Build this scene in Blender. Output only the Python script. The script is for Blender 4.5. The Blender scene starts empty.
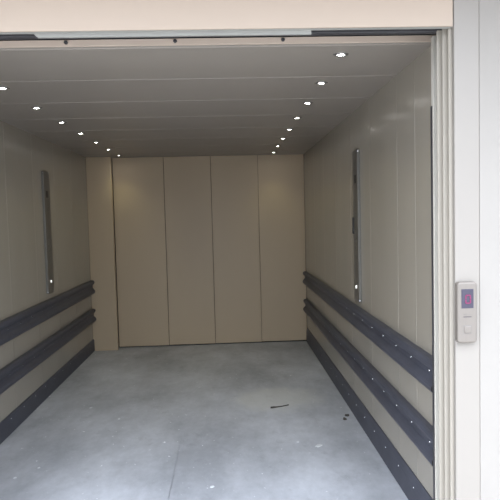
import bpy, bmesh, math, random
from mathutils import Vector, Matrix

random.seed(7)
C = bpy.context.scene.collection
# ------------------------------------------------------------------ dimensions (metres)
W, D, H = 2.588, 6.863, 2.30        # clear width of the car, distance of the rear doors, car height
YF = 2.47                           # front edge of the car
YL = 2.20                           # face of the landing wall
SKY_LOW, SKY_HIGH = 1.3, 9.5

# ------------------------------------------------------------------ materials
def lin(r, g, b):
    f = lambda c: (c / 255 / 12.92) if c / 255 <= 0.04045 else ((c / 255 + 0.055) / 1.055) ** 2.4
    return (f(r), f(g), f(b), 1)

def mat(name, col, rough=0.5, metal=0.0, var=0.0, scale=(4, 4, 4), bump=0.0, bscale=60, spec=0.5):
    m = bpy.data.materials.new(name); m.use_nodes = True
    nt = m.node_tree; b = nt.nodes['Principled BSDF']
    b.inputs['Base Color'].default_value = col
    b.inputs['Roughness'].default_value = rough
    b.inputs['Metallic'].default_value = metal
    b.inputs['Specular IOR Level'].default_value = spec
    tc = nt.nodes.new('ShaderNodeTexCoord')
    if var:
        mp = nt.nodes.new('ShaderNodeMapping'); mp.inputs['Scale'].default_value = scale
        n = nt.nodes.new('ShaderNodeTexNoise'); n.inputs['Scale'].default_value = 1; n.inputs['Detail'].default_value = 4
        r = nt.nodes.new('ShaderNodeMapRange')
        r.inputs['From Min'].default_value = .3; r.inputs['From Max'].default_value = .7
        r.inputs['To Min'].default_value = 1 - var; r.inputs['To Max'].default_value = 1 + var
        mx = nt.nodes.new('ShaderNodeVectorMath'); mx.operation = 'SCALE'
        mx.inputs[0].default_value = col[:3]
        L = nt.links.new
        L(tc.outputs['Object'], mp.inputs['Vector']); L(mp.outputs[0], n.inputs['Vector'])
        L(n.outputs['Fac'], r.inputs['Value']); L(r.outputs[0], mx.inputs['Scale']); L(mx.outputs[0], b.inputs['Base Color'])
    if bump:
        n2 = nt.nodes.new('ShaderNodeTexNoise'); n2.inputs['Scale'].default_value = bscale
        bp = nt.nodes.new('ShaderNodeBump'); bp.inputs['Strength'].default_value = bump; bp.inputs['Distance'].default_value = .002
        nt.links.new(tc.outputs['Object'], n2.inputs['Vector']); nt.links.new(n2.outputs['Fac'], bp.inputs['Height'])
        nt.links.new(bp.outputs[0], b.inputs['Normal'])
    return m

def glow(name, col, strength):
    m = bpy.data.materials.new(name); m.use_nodes = True
    b = m.node_tree.nodes['Principled BSDF']
    b.inputs['Base Color'].default_value = col
    b.inputs['Emission Color'].default_value = col
    b.inputs['Emission Strength'].default_value = strength
    return m

M = dict(
    paint=mat('beige_enamel', lin(160, 152, 139), .2, var=.03, scale=(3, 3, .6), bump=.05, bscale=9),
    paint_rear=mat('beige_enamel_rear', lin(188, 168, 140), .45, var=.02, scale=(3, 3, .6)),
    ceil=mat('ceiling_enamel', lin(152, 144, 135), .4, var=.03, scale=(.6, 3, 3)),
    cream=mat('cream_enamel', lin(176, 158, 141), .45, var=.015, scale=(2, 2, 2)),
    frame=mat('light_grey_enamel', lin(145, 138, 130), .4, var=.015, scale=(6, 6, .5)),
    plaster=mat('white_plaster', lin(149, 143, 136), .8, var=.012, scale=(5, 5, 5), bump=.2, bscale=45),
    leaf=mat('landing_leaf_enamel', lin(166, 158, 146), .45),
    post=mat('pale_post_enamel', lin(212, 206, 194), .4, var=.02, scale=(6, 6, .4)),
    lip=mat('beige_lip_enamel', lin(202, 184, 168), .45, var=.02),
    rubber=mat('dark_slate_rubber', lin(70, 71, 80), .5, var=.12, scale=(9, 9, 9), bump=.15, bscale=120),
    dark=mat('dark_steel', lin(62, 60, 62), .5, .0, var=.05, scale=(6, 6, 6)),
    black=mat('shade_black', lin(40, 38, 36), .9),  # darkness of the shaft and door gaps put into the colour
    galv=mat('galvanised_steel', lin(158, 156, 150), .5, .0, var=.05, scale=(3, 10, 10)),
    steel=mat('brushed_steel', lin(122, 119, 113), .42, .6, var=.06, scale=(40, 40, 1)),
    chrome=mat('bright_steel', lin(225, 225, 225), .25, .9, var=.02),
    panel=mat('call_panel_steel', lin(130, 122, 114), .4, .3, var=.03, scale=(90, 90, 2)),
    screen=mat('display_glass', lin(68, 64, 76), .2, var=.03),
    ink=mat('engraved_ink', lin(84, 77, 76), .6, var=.03),
    paleink=mat('faint_ink', lin(124, 117, 110), .6, var=.03),
    plastic=mat('black_plastic', lin(38, 36, 34), .5, var=.05),
    ring=mat('satin_nickel', lin(150, 148, 144), .35, .7, var=.04),
    twig=mat('dark_bark', lin(78, 72, 68), .9, var=.2, scale=(80, 80, 80)),
    chip=mat('white_chip', lin(208, 209, 212), .8, var=.04, scale=(60, 60, 60)),
    concrete=mat('landing_concrete', lin(176, 172, 166), .85, var=.1, scale=(1.3, 1.3, 1.3), bump=.3, bscale=40),
    lens=glow('lamp_lens', (1, .98, .94, 1), 60),
    led=glow('red_led', lin(112, 34, 74), .35),
    lit=glow('lit_button', (1, 1, .97, 1), .8),
)

def floor_material():
    m = bpy.data.materials.new('dusty_grey_floor'); m.use_nodes = True
    nt = m.node_tree; N = nt.nodes.new; L = nt.links.new
    b = nt.nodes['Principled BSDF']; b.inputs['Roughness'].default_value = .55; b.inputs['Specular IOR Level'].default_value = .4
    tc = N('ShaderNodeTexCoord')
    def noise(scale, det, rough=.55):
        mp = N('ShaderNodeMapping'); mp.inputs['Scale'].default_value = scale
        n = N('ShaderNodeTexNoise'); n.inputs['Scale'].default_value = 1; n.inputs['Detail'].default_value = det; n.inputs['Roughness'].default_value = rough
        L(tc.outputs['Object'], mp.inputs['Vector']); L(mp.outputs[0], n.inputs['Vector']); return n.outputs['Fac']
    ramp = N('ShaderNodeValToRGB')
    ramp.color_ramp.elements[0].position = .36; ramp.color_ramp.elements[0].color = lin(157, 159, 165)
    ramp.color_ramp.elements[1].position = .64; ramp.color_ramp.elements[1].color = lin(193, 195, 202)
    L(noise((1.7, 1.0, 1), 7, .62), ramp.inputs['Fac'])
    fine = N('ShaderNodeMapRange'); fine.inputs['From Min'].default_value = .3; fine.inputs['From Max'].default_value = .7
    fine.inputs['To Min'].default_value = .93; fine.inputs['To Max'].default_value = 1.07
    L(noise((22, 14, 1), 5, .7), fine.inputs['Value'])
    mul = N('ShaderNodeVectorMath'); mul.operation = 'SCALE'
    L(ramp.outputs['Color'], mul.inputs[0]); L(fine.outputs[0], mul.inputs['Scale'])
    # pale dust specks
    sp = N('ShaderNodeMapRange'); sp.inputs['From Min'].default_value = .70; sp.inputs['From Max'].default_value = .76
    L(noise((34, 26, 1), 2, .5), sp.inputs['Value'])
    mix = N('ShaderNodeMix'); mix.data_type = 'RGBA'; mix.inputs[7].default_value = lin(232, 233, 235)
    L(sp.outputs[0], mix.inputs[0]); L(mul.outputs[0], mix.inputs[6])
    # dirt scuffs
    sc = N('ShaderNodeMapRange'); sc.inputs['From Min'].default_value = .58; sc.inputs['From Max'].default_value = .76
    sc.inputs['To Max'].default_value = .35
    L(noise((5, 3.2, 3), 5, .75), sc.inputs['Value'])
    mix2 = N('ShaderNodeMix'); mix2.data_type = 'RGBA'; mix2.inputs[7].default_value = lin(104, 106, 110)
    L(sc.outputs[0], mix2.inputs[0]); L(mix.outputs[2], mix2.inputs[6])
    # pale swept dust patch with ragged edge
    mp = N('ShaderNodeMapping'); mp.vector_type = 'TEXTURE'; mp.inputs['Location'].default_value = (2.02, 4.72, 0); mp.inputs['Scale'].default_value = (.42, .36, 1)
    L(tc.outputs['Object'], mp.inputs['Vector'])
    ln = N('ShaderNodeVectorMath'); ln.operation = 'LENGTH'; L(mp.outputs[0], ln.inputs[0])
    ad = N('ShaderNodeMath'); ad.operation = 'ADD'; L(ln.outputs['Value'], ad.inputs[0]); L(noise((7, 5, 1), 5, .7), ad.inputs[1])
    pm = N('ShaderNodeMapRange'); pm.inputs['From Min'].default_value = 1.55; pm.inputs['From Max'].default_value = 1.1
    pm.inputs['To Min'].default_value = 0; pm.inputs['To Max'].default_value = .5; L(ad.outputs[0], pm.inputs['Value'])
    mix3 = N('ShaderNodeMix'); mix3.data_type = 'RGBA'; mix3.inputs[7].default_value = lin(208, 207, 202)
    L(pm.outputs[0], mix3.inputs[0]); L(mix2.outputs[2], mix3.inputs[6])
    L(mix3.outputs[2], b.inputs['Base Color'])
    bp = N('ShaderNodeBump'); bp.inputs['Strength'].default_value = .25; bp.inputs['Distance'].default_value = .002
    L(noise((60, 60, 1), 3), bp.inputs['Height']); L(bp.outputs[0], b.inputs['Normal'])
    return m
M['floor'] = floor_material()

# ------------------------------------------------------------------ mesh helpers
def box_bm(bm, x0, x1, y0, y1, z0, z1, bevel=0, seg=2):
    vs = [bm.verts.new(p) for p in ((x0, y0, z0), (x1, y0, z0), (x1, y1, z0), (x0, y1, z0), (x0, y0, z1), (x1, y0, z1), (x1, y1, z1), (x0, y1, z1))]
    fs = [bm.faces.new([vs[i] for i in q]) for q in ((3, 2, 1, 0), (4, 5, 6, 7), (0, 1, 5, 4), (1, 2, 6, 5), (2, 3, 7, 6), (3, 0, 4, 7))]
    if bevel:
        es = list({e for f in fs for e in f.edges})
        bmesh.ops.bevel(bm, geom=es, offset=bevel, segments=seg, affect='EDGES', profile=.5)
    return bm

def box(*a, **k):
    return box_bm(bmesh.new(), *a, **k)

def prism(pts, to3, a, b):
    """closed outline pts swept between parameters a and b; to3(u, v, t) gives the point"""
    bm = bmesh.new()
    A = [bm.verts.new(to3(u, v, a)) for u, v in pts]; B = [bm.verts.new(to3(u, v, b)) for u, v in pts]
    n = len(pts)
    bm.faces.new(A[::-1]); bm.faces.new(B)
    for i in range(n):
        bm.faces.new((A[i], A[(i + 1) % n], B[(i + 1) % n], B[i]))
    bmesh.ops.recalc_face_normals(bm, faces=bm.faces)
    return bm

def lathe(prof, seg=28, axis='Z'):
    bm = bmesh.new(); rings = []
    for r, z in prof:
        if r < 1e-6:
            rings.append([bm.verts.new((0, 0, z))])
        else:
            rings.append([bm.verts.new((r * math.cos(2 * math.pi * i / seg), r * math.sin(2 * math.pi * i / seg), z)) for i in range(seg)])
    for a, b in zip(rings, rings[1:]):
        for i in range(seg):
            j = (i + 1) % seg
            q = [a[i % len(a)], a[j % len(a)], b[j % len(b)], b[i % len(b)]]
            u = []
            [u.append(v) for v in q if v not in u]
            if len(u) > 2: bm.faces.new(u)
    bmesh.ops.recalc_face_normals(bm, faces=bm.faces)
    if axis == 'X': bm.transform(Matrix.Rotation(math.pi / 2, 4, 'Y'))
    if axis == 'Y': bm.transform(Matrix.Rotation(-math.pi / 2, 4, 'X'))
    return bm

def obj(name, bm, m, parent=None, smooth=False, loc=None):
    me = bpy.data.meshes.new(name); bm.to_mesh(me); bm.free()
    me.materials.append(m)
    if smooth:
        for p in me.polygons: p.use_smooth = True
    o = bpy.data.objects.new(name, me); C.objects.link(o)
    if parent: o.parent = parent
    if loc: o.location = loc
    return o

def tag(o, label, cat, group=None):
    o['label'] = label; o['category'] = cat
    if group: o['group'] = group
    return o

def thing(name, label, cat, loc=(0, 0, 0), group=None):
    o = bpy.data.objects.new(name, None); C.objects.link(o); o.location = loc
    o.empty_display_size = .1
    return tag(o, label, cat, group)

def struct(name, bm, m, label=None, cat=None):
    o = obj(name, bm, m); o['kind'] = 'structure'
    if label: tag(o, label, cat)
    return o

def struct_empty(name, label, cat):
    o = bpy.data.objects.new(name, None); C.objects.link(o); o['kind'] = 'structure'
    return tag(o, label, cat)

# ------------------------------------------------------------------ the car: floor, walls, ceiling
bm = bmesh.new()
XS = 1.272                                          # joint between the two floor sheets
box_bm(bm, -.05, XS, YF, D + .12, -.05, 0)
box_bm(bm, XS + .007, W + .05, YF, D + .12, -.05, 0)
box_bm(bm, -.05, W + .05, YF, D + .12, -.07, -.004)
struct('floor', bm, M['floor'], 'dusty grey floor of the goods lift with faint long seam', 'floor')

def wall_outline(seams, y0, y1, th, g=.0025, d=.0025):
    pts = [(0, y0)]
    for s in seams:
        pts += [(0, s - g), (d, s - g * .3), (d, s + g * .3), (0, s + g)]
    pts += [(0, y1), (th, y1), (th, y0)]
    return pts
seamsR = [2.81 + .30 * k for k in range(2)] + [3.71 + .60 * k for k in range(6)]
seamsL = [2.81] + [3.11 + .594 * k for k in range(7)]
bm = prism(wall_outline(seamsR, YF, D + .12, .05), lambda u, v, t: (W + u, v, t), -.05, H + .05)
struct('wall_right', bm, M['paint'], 'beige panelled lift wall on the side of the call station', 'wall')
bm = prism(wall_outline(seamsL, YF, D + .12, .05), lambda u, v, t: (-u, v, t), -.05, H + .05)
struct('wall_left', bm, M['paint'], 'beige panelled lift wall opposite the call station', 'wall')

struct('trim_6', box(.001, W - .001, 2.50, 2.514, H - .005, H + .022, bevel=.001), M['lip'], 'beige lip along the front edge of the lift ceiling', 'trim')
pts = [(2.5145, 0)]
for k in range(8):
    s = 3.114 + .5607 * (k - 1) if k else 2.553
    s = 2.553 + .5607 * k
    pts += [(s - .006, 0), (s - .002, .004), (s + .004, .004), (s + .009, 0)]
pts += [(D + .12, 0), (D + .12, .022), (2.5145, .022)]
bm = prism(pts, lambda u, v, t: (t, u, H + v), 0, W)
struct('ceiling', bm, M['ceil'], 'grey panelled lift ceiling with cross seams and two rows of downlights', 'ceiling')

# ------------------------------------------------------------------ rear of the car: fixed return and four sliding leaves
struct('wall_back', box(0, .288, D - .115, D - .055, 0, H, bevel=.003), M['paint_rear'],
       'narrow beige fixed strip beside the rear sliding door leaves', 'wall')
door = struct_empty('door_1', 'beige rear lift door of four tall sliding leaves', 'door')
xs = [(.284, .888), (.8915, 1.453), (1.4565, 2.024), (2.0275, W - .002)]
ysd = [D + .004, D + .014, D + .024, D + .036]
for (a, b), y in zip(xs, ysd):
    obj('door_leaf', box(a, b, y, y + .008, .014, H, bevel=.0025), M['paint_rear'], door)
struct('trim_1', box(0, W, D + .05, D + .10, 0, H), M['black'], 'black sheet painting in the shade behind and under the rear door leaves', 'trim')  # black sheet draws the shade in the gaps round the leaves

# ------------------------------------------------------------------ bumper rails
def rail_outline(hgt, two=True):
    if two:
        p = [(0, 0), (0, .030), (.006, .040), (.018, .047), (.032, .047), (.046, .040), (.056, .030), (.066, .021), (.092, .019),
             (.100, .024), (.112, .039), (.128, .043), (.140, .040), (.147, .033), (.150, .024), (.150, 0)]
        return [(z * hgt / .15, x) for z, x in p]
    return [(0, 0), (0, .012), (.010, .014), (.120, .014), (.135, .012), (hgt, .005), (hgt, 0)]

screw_mesh = None
def screw(parent, x, y, z, side):
    global screw_mesh
    if screw_mesh is None:
        o = obj('screw', lathe([(0, .004), (.003, .0038), (.005, .002), (.0058, 0), (.0058, -.004)], 14, 'X'), M['chrome'], parent, True)
        screw_mesh = o.data
    else:
        o = bpy.data.objects.new('screw', screw_mesh); C.objects.link(o); o.parent = parent
    o.location = (x, y, z); o.rotation_euler = (0, 0, math.pi if side > 0 else 0)
    o['label'] = 'bright steel screw head'
def rail(side, z0, hgt, two, label, group):
    t = thing('bumper_rail' if two else 'kick_rail', label, 'bumper rail', (W if side > 0 else 0, YF + .005, z0), group)
    s = -1 if side > 0 else 1
    end = (D - .002 if side > 0 else D - .118) - YF - .005
    obj('fender', prism(rail_outline(hgt, two), lambda u, v, q: (s * v, q, u), 0, end), M['rubber'], t)
    ys = [.10 + .262 * k for k in range(int((end - .1) / .262) + 1)]
    for y in ys:
        screw(t, s * (.0205 if two else .0135), y, .084 if two else .112, side)
    # dark end cap where the profile stops at the door
    obj('end_cap', prism(rail_outline(hgt, two), lambda u, v, q: (s * v * 1.03, q, u), -.004, 0), M['plastic'], t)['label'] = 'black end cap of the rail'
g1, g2 = 'rails along the call station side', 'rails along the opposite wall'
rail(+1, .722, .150, True, 'dark slate bumper rail, topmost of three on the call station side', g1)
rail(+1, .380, .152, True, 'dark slate bumper rail, middle of three on the call station side', g1)
rail(+1, .002, .172, False, 'dark slate kick rail at the floor on the call station side', g1)
rail(-1, .690, .160, True, 'dark slate bumper rail, topmost of three on the wall opposite the call station', g2)
rail(-1, .358, .152, True, 'dark slate bumper rail, middle of three on the wall opposite the call station', g2)
rail(-1, .002, .142, False, 'dark slate kick rail at the floor on the wall opposite the call station', g2)

# ------------------------------------------------------------------ car operating panels
def operating_panel(side, y0, y1, z0, z1, label, reader):
    x = W if side > 0 else 0
    s = -1 if side > 0 else 1
    t = thing('operating_panel', label, 'control panel', (x, (y0 + y1) / 2, z0))
    hw = (y1 - y0) / 2; h = z1 - z0
    a, b = sorted((0, s * .020))
    obj('faceplate', box(a, b, -hw, hw, 0, h, bevel=.002), M['steel'], t)
    a, b = sorted((s * .018, s * .0215))
    obj('display', box(a, b, -.03, .02, h - .235, h - .175, bevel=.001), M['plastic'], t)['label'] = 'small dark display'
    o = obj('button', lathe([(0, .006), (.010, .0055), (.0120, .003), (.0125, 0), (.0125, -.002)], 20, 'X'), M['lit'], t, True)
    o.location = (s * .020, .0, .105); o['label'] = 'round lit white button'
    if s < 0: o.rotation_euler = (0, 0, math.pi)
    for k in range(4):
        o = obj('button', lathe([(0, .003), (.012, .003), (.0135, .001), (.0135, -.002)], 20, 'X'), M['steel'], t, True)
        o.location = (s * .020, 0, .32 + .06 * k)
        if s < 0: o.rotation_euler = (0, 0, math.pi)
    for z in (.012, h - .012):
        o = obj('edge_screw', lathe([(0, .004), (.005, .0035), (.008, 0), (.008, -.002)], 14, 'Y'), M['chrome'], t, True)
        o.location = (s * .012, -hw, z); o.rotation_euler = (0, 0, math.pi); o['label'] = 'bright screw on the narrow edge'
    if reader:
        a, b = sorted((s * .018, s * .029))
        obj('key_switch', box(a, b, hw - .026, hw - .002, .49, .61, bevel=.004), M['plastic'], t)['label'] = 'black key switch block'
operating_panel(+1, 3.985, 4.135, .915, 2.005, 'tall narrow steel operating panel with black key switch, on the call station side', True)
operating_panel(-1, 5.115, 5.275, .905, 2.005, 'tall narrow steel operating panel without key switch, opposite the call station', False)

# ------------------------------------------------------------------ downlights
def downlight(x, y, label):
    t = thing('downlight', label, 'ceiling light', (x, y, H), 'downlights in the lift ceiling')
    obj('trim_ring', lathe([(.0185, .004), (.0185, -.003), (.022, -.0055), (.032, -.004), (.036, 0), (.036, .004)], 32), M['ring'], t, True)
    obj('lens', lathe([(0, -.0035), (.011, -.003), (.0165, -.001), (.019, .002)], 28), M['lens'], t, True)['label'] = 'glowing white lens'
    l = bpy.data.lights.new('lamp', 'SPOT'); l.energy = 3.4; l.color = (1, .97, .60)
    l.spot_size = math.radians(94); l.spot_blend = .8; l.shadow_soft_size = .02
    lo = bpy.data.objects.new('lamp', l); C.objects.link(lo); lo.parent = t; lo.location = (0, 0, -.008)
ords = ['first', 'second', 'third', 'fourth', 'fifth', 'sixth', 'seventh', 'eighth']
for k in range(8):
    y = 2.699 + .5607 * k
    downlight(2.20, y, f'small round ceiling downlight, {ords[k]} from the entrance in the call station side row')
    if k: downlight(.407, y, f'small round ceiling downlight, {ords[7 - k]} from the rear doors in the row opposite the call station')

# ------------------------------------------------------------------ landing: wall, header, jamb, retracted door leaves
XJ = 2.540                                    # edge of the landing opening
HZ = 2.261                                    # underside of the header
struct('wall_front', box(-3.0, XJ - .004, YL, YL + .008, HZ, 4.0, bevel=.001), M['cream'], 'cream steel header panel over the lift opening', 'header')
struct('trim_2', box(XJ, XJ + .100, YL, YL + .022, 0, 4.0, bevel=.003), M['frame'], 'pale grey steel door jamb behind the call station', 'jamb')
bm = box(XJ + .100, 4.6, YL - .001, YL + .12, 0, 4.0)
struct('wall_side', bm, M['plaster'], 'bright white plaster wall beside the jamb', 'wall')
bm = box(-3.0, .38, YL, YL + .03, 0, HZ - .001)
struct('wall_outer', bm, M['plaster'], 'white plaster wall outside the frame beside the lift opening', 'wall')
struct('added_canopy', box(-3.0, 4.6, 1.55, YL - .014, 2.62, 2.74), M['plaster'], 'added unseen slab over the landing that shades the header and jamb top', 'added_canopy')  # out of view, added to shade the header and top of the jamb
struct('ground', box(-3.0, 4.6, -6, YL + .2, -.05, -.002), M['concrete'], 'concrete landing in front of the lift', 'ground')

# three landing door leaves slid back and stacked behind the jamb, each standing a little further into the opening
leafs = [(2.528, YL + .024, YL + .050), (2.516, YL + .053, YL + .078), (2.5035, YL + .081, YL + .104)]
nm = ['nearest the jamb', 'middle of the stack', 'deepest in the stack']
door2 = struct_empty('door_2', 'pale enamel landing door leaves slid back in a stack beside the jamb', 'door')
for (x, a, b), n in zip(leafs, nm):
    out = [(x + .002, a), (x, a + .003), (x, a + .007), (x + .003, a + .009), (x + .014, a + .010), (x + .014, b), (x + .55, b), (x + .55, a)]
    obj('door_leaf', prism(out, lambda u, v, q: (u, v, q), .004, HZ + .01), M['leaf'], door2)['label'] = f'retracted landing door leaf, {n}'
# front post of the car
struct('trim_3', box(2.546, 2.62, 2.440, 2.466, 0, 2.30, bevel=.002), M['post'], 'narrow pale front post of the lift car', 'trim')
struct('trim_5', box(-.04, .40, 2.435, 2.466, 0, 2.30, bevel=.002), M['leaf'], 'pale front return of the lift car away from the call station', 'trim')
post_b = struct('trim_4', box(2.543, 2.547, 2.452, 2.469, 0, 2.005), M['dark'], 'thin dark strip painting in the shaded gap at the front post', 'trim')  # dark colour stands for the shade in the gap beside the post
# header fittings
t = thing('door_track', 'grey sheet steel door track under the cream header', 'door track', (1.46, YL + .033, HZ))
obj('soffit', box(-1.8, 1.10, -.0245, -.0005, .0005, .03), M['galv'], t)
pts = [(-.524, -.012), (.530, -.012), (.520, .10), (-.558, .10), (-.558, .02)]
obj('cover_plate', prism(pts, lambda u, v, q: (u, q, v), 0, .014), M['galv'], t)
obj('track_bar', box(-1.8, 1.1, .05, .085, .006, .06, bevel=.003), M['dark'], t)['label'] = 'dark track bar above the door leaves'
# bolts on the front lip of the ceiling
for k, (x, n) in enumerate(((.972, 'farthest from the call station'), (1.438, 'in the middle'), (1.906, 'nearest the call station'))):
    o = obj('bolt', lathe([(0, .010), (.006, .010), (.009, .006), (.009, 0)], 6, 'Y'), M['dark'], None, False, (x, 2.50, H + .005 + .005))
    o.rotation_euler = (0, 0, math.pi)
    tag(o, f'small dark bolt on the beige ceiling lip, one of three, {n}', 'bolt', 'bolts on the ceiling lip')

# hoistway around the car
bm = bmesh.new()
x0, x1, y1 = -.35, 3.15, D + .45
box_bm(bm, x0 - .1, x0, YL + .125, y1, -.05, 3.0); box_bm(bm, x1, x1 + .1, YL + .125, y1, -.05, 3.0)
box_bm(bm, x0 - .1, x1 + .1, y1, y1 + .1, -.05, 3.1); box_bm(bm, x0 - .1, x1 + .1, YL + .035, y1, 3.0, 3.1)
box_bm(bm, x0 - .1, x1 + .1, YL + .125, y1, -.2, -.1)
struct('wall_hoistway', bm, M['black'], 'dark hoistway walls seen in the gap above the lift ceiling', 'wall')

# ------------------------------------------------------------------ call station on the jamb
t = thing('mounted_call_station', 'slim steel lift call station with red digit display on the jamb', 'call panel', (2.579, YL, 1.023))
bm = box(-.040, .040, -.024, 0, 0, .243)
ed = [e for e in bm.edges if abs(e.verts[0].co.x - e.verts[1].co.x) < 1e-6 and abs(e.verts[0].co.z - e.verts[1].co.z) < 1e-6]
bmesh.ops.bevel(bm, geom=ed, offset=.013, segments=6, affect='EDGES', profile=.5)
ed = [e for e in bm.edges if all(abs(v.co.y + .024) < 1e-6 for v in e.verts)]
bmesh.ops.bevel(bm, geom=ed, offset=.008, segments=4, affect='EDGES', profile=.5)
obj('housing', bm, M['panel'], t)
sc = obj('display', box(-.024, .024, -.0255, -.022, .139, .215, bevel=.001), M['screen'], t); sc['label'] = 'dark grey glass display'
bm = bmesh.new()
def bar(x0, x1, z0, z1): box_bm(bm, x0, x1, -.0268, -.0250, z0, z1)
dx, dz, w = .0115, .018, .0048
zc, xc = .175, .002
bar(xc - dx + w * .6, xc + dx - w * .6, zc + dz - w, zc + dz); bar(xc - dx + w * .6, xc + dx - w * .6, zc - dz, zc - dz + w)
for sx in (-1, 1):
    for sz in (-1, 1):
        a, b = sorted((xc + sx * dx, xc + sx * (dx - w)))
        c, d = sorted((zc + sz * (dz - w * .6), zc + sz * .0012))
        bar(a, b, c, d)
obj('digit', bm, M['led'], sc)['label'] = 'glowing red numeral 0'
obj('marking_strip', box(-.016, .016, -.0248, -.0235, .103, .1065), M['ink'], t)['label'] = 'dark engraved line'
obj('marking_strip', box(-.016, .016, -.0248, -.0235, .112, .1145), M['paleink'], t)['label'] = 'faint engraved line'
bt = obj('button', box(-.014, .014, -.0275, -.022, .040, .068, bevel=.003), M['panel'], t); bt['label'] = 'square steel call button'
obj('button_surround', box(-.018, .018, -.0246, -.0235, .036, .072, bevel=.0005), M['paleink'], t)['label'] = 'thin frame round the button'

# ------------------------------------------------------------------ litter on the floor
bm = bmesh.new()
path = [(-.075, 0, .006), (-.055, .004, .007), (-.02, .012, .006), (.03, .030, .005), (.078, .055, .005)]
rad = [.008, .007, .0045, .004, .0045]
prev = None
for (px, py, pz), r in zip(path, rad):
    ring = [bm.verts.new((px, py + r * math.cos(a), pz + r * math.sin(a))) for a in [2 * math.pi * i / 8 for i in range(8)]]
    if prev:
        for i in range(8): bm.faces.new((prev[i], prev[(i + 1) % 8], ring[(i + 1) % 8], ring[i]))
    else: bm.faces.new(ring[::-1])
    prev = ring
bm.faces.new(prev)
o = obj('twig', bm, M['twig'], None, True, (2.024, 4.48, 0)); tag(o, 'dark thin twig lying on the lift floor', 'twig')

def flake(name, m, x, y, sx, sy, h, rot, label, cat, group=None, n=9):
    bm = bmesh.new(); rnd = random.Random(int(x * 1000 + y * 77))
    lo, hi = [], []
    for i in range(n):
        a = 2 * math.pi * i / n; r = .75 + .45 * rnd.random()
        lo.append(bm.verts.new((sx * r * math.cos(a), sy * r * math.sin(a), 0)))
        hi.append(bm.verts.new((sx * r * .8 * math.cos(a), sy * r * .8 * math.sin(a), h * (.6 + .6 * rnd.random()))))
    bm.faces.new(lo[::-1]); bm.faces.new(hi)
    for i in range(n): bm.faces.new((lo[i], lo[(i + 1) % n], hi[(i + 1) % n], hi[i]))
    bm.transform(Matrix.Rotation(rot, 4, 'Z'))
    tag(obj(name, bm, m, None, False, (x, y, 0.0005)), label, cat, group)
flake('dirt_crumb', M['twig'], 2.490, 4.17, .016, .026, .010, .3, 'dark dirt crumb near the kick rail, the nearer of two', 'crumb', 'dirt crumbs')
flake('dirt_crumb', M['twig'], 2.522, 4.245, .017, .022, .010, 1.0, 'dark dirt crumb near the kick rail, the farther of two', 'crumb', 'dirt crumbs')
flake('paper_scrap', M['chip'], 2.212, 3.694, .030, .020, .004, .5, 'pale scrap of paper on the floor beyond the entrance', 'scrap')
g = 'pale chips on the floor'
for x, y, r, lab in ((1.512, 3.177, .014, 'white chip in the middle of the floor, closest to the entrance'),
                     (.754, 4.366, .012, 'white chip on the darker floor patch opposite the call station'),
                     (.413, 3.53, .010, 'tiny white chip near the kick rail opposite the call station'),
                     (.311, 3.402, .011, 'small white chip closest to the kick rail opposite the call station'),
                     (.468, 4.656, .014, 'white chip farthest in, towards the rear doors'),
                     (2.083, 3.775, .010, 'white chip beside the pale paper scrap')):
    flake('paint_chip', M['chip'], x, y, r, r * .8, .004, r * 50, lab, 'chip', g, 7)

# ------------------------------------------------------------------ daylight and camera
w = bpy.data.worlds.new('daylight'); bpy.context.scene.world = w; w.use_nodes = True
nt = w.node_tree; bg = nt.nodes['Background']
bg.inputs['Color'].default_value = (.79, .87, 1.0, 1)
tc = nt.nodes.new('ShaderNodeTexCoord'); sx = nt.nodes.new('ShaderNodeSeparateXYZ')
mr = nt.nodes.new('ShaderNodeMapRange')            # overcast sky: brighter overhead than at the horizon
mr.inputs['From Min'].default_value = 0; mr.inputs['From Max'].default_value = 1
mr.inputs['To Min'].default_value = SKY_LOW; mr.inputs['To Max'].default_value = SKY_HIGH
nt.links.new(tc.outputs['Generated'], sx.inputs[0]); nt.links.new(sx.outputs['Z'], mr.inputs['Value'])
nt.links.new(mr.outputs[0], bg.inputs['Strength'])

f, yaw, pitch, roll, cx, cz = 564.9248, 3.8e-2, -5.61e-2, -2.53e-2, 1.6443, 1.5378
fw = Vector((math.sin(yaw) * math.cos(pitch), math.cos(yaw) * math.cos(pitch), math.sin(pitch)))
r0 = Vector((math.cos(yaw), -math.sin(yaw), 0)); u0 = r0.cross(fw)
r = math.cos(roll) * r0 + math.sin(roll) * u0; u = -math.sin(roll) * r0 + math.cos(roll) * u0
cam = bpy.data.cameras.new('camera'); co = bpy.data.objects.new('camera', cam); C.objects.link(co)
cam.sensor_width = 36; cam.lens = f / 500 * 36; cam.clip_start = .02
mw = Matrix((r, u, -fw)).transposed().to_4x4(); mw.translation = Vector((cx, 0, cz)); co.matrix_world = mw
S = bpy.context.scene
S.camera = co
S.view_settings.view_transform = 'Standard'; S.view_settings.look = 'None'
S.view_settings.exposure = 0.27; S.view_settings.gamma = 1; S.view_settings.use_curve_mapping = False
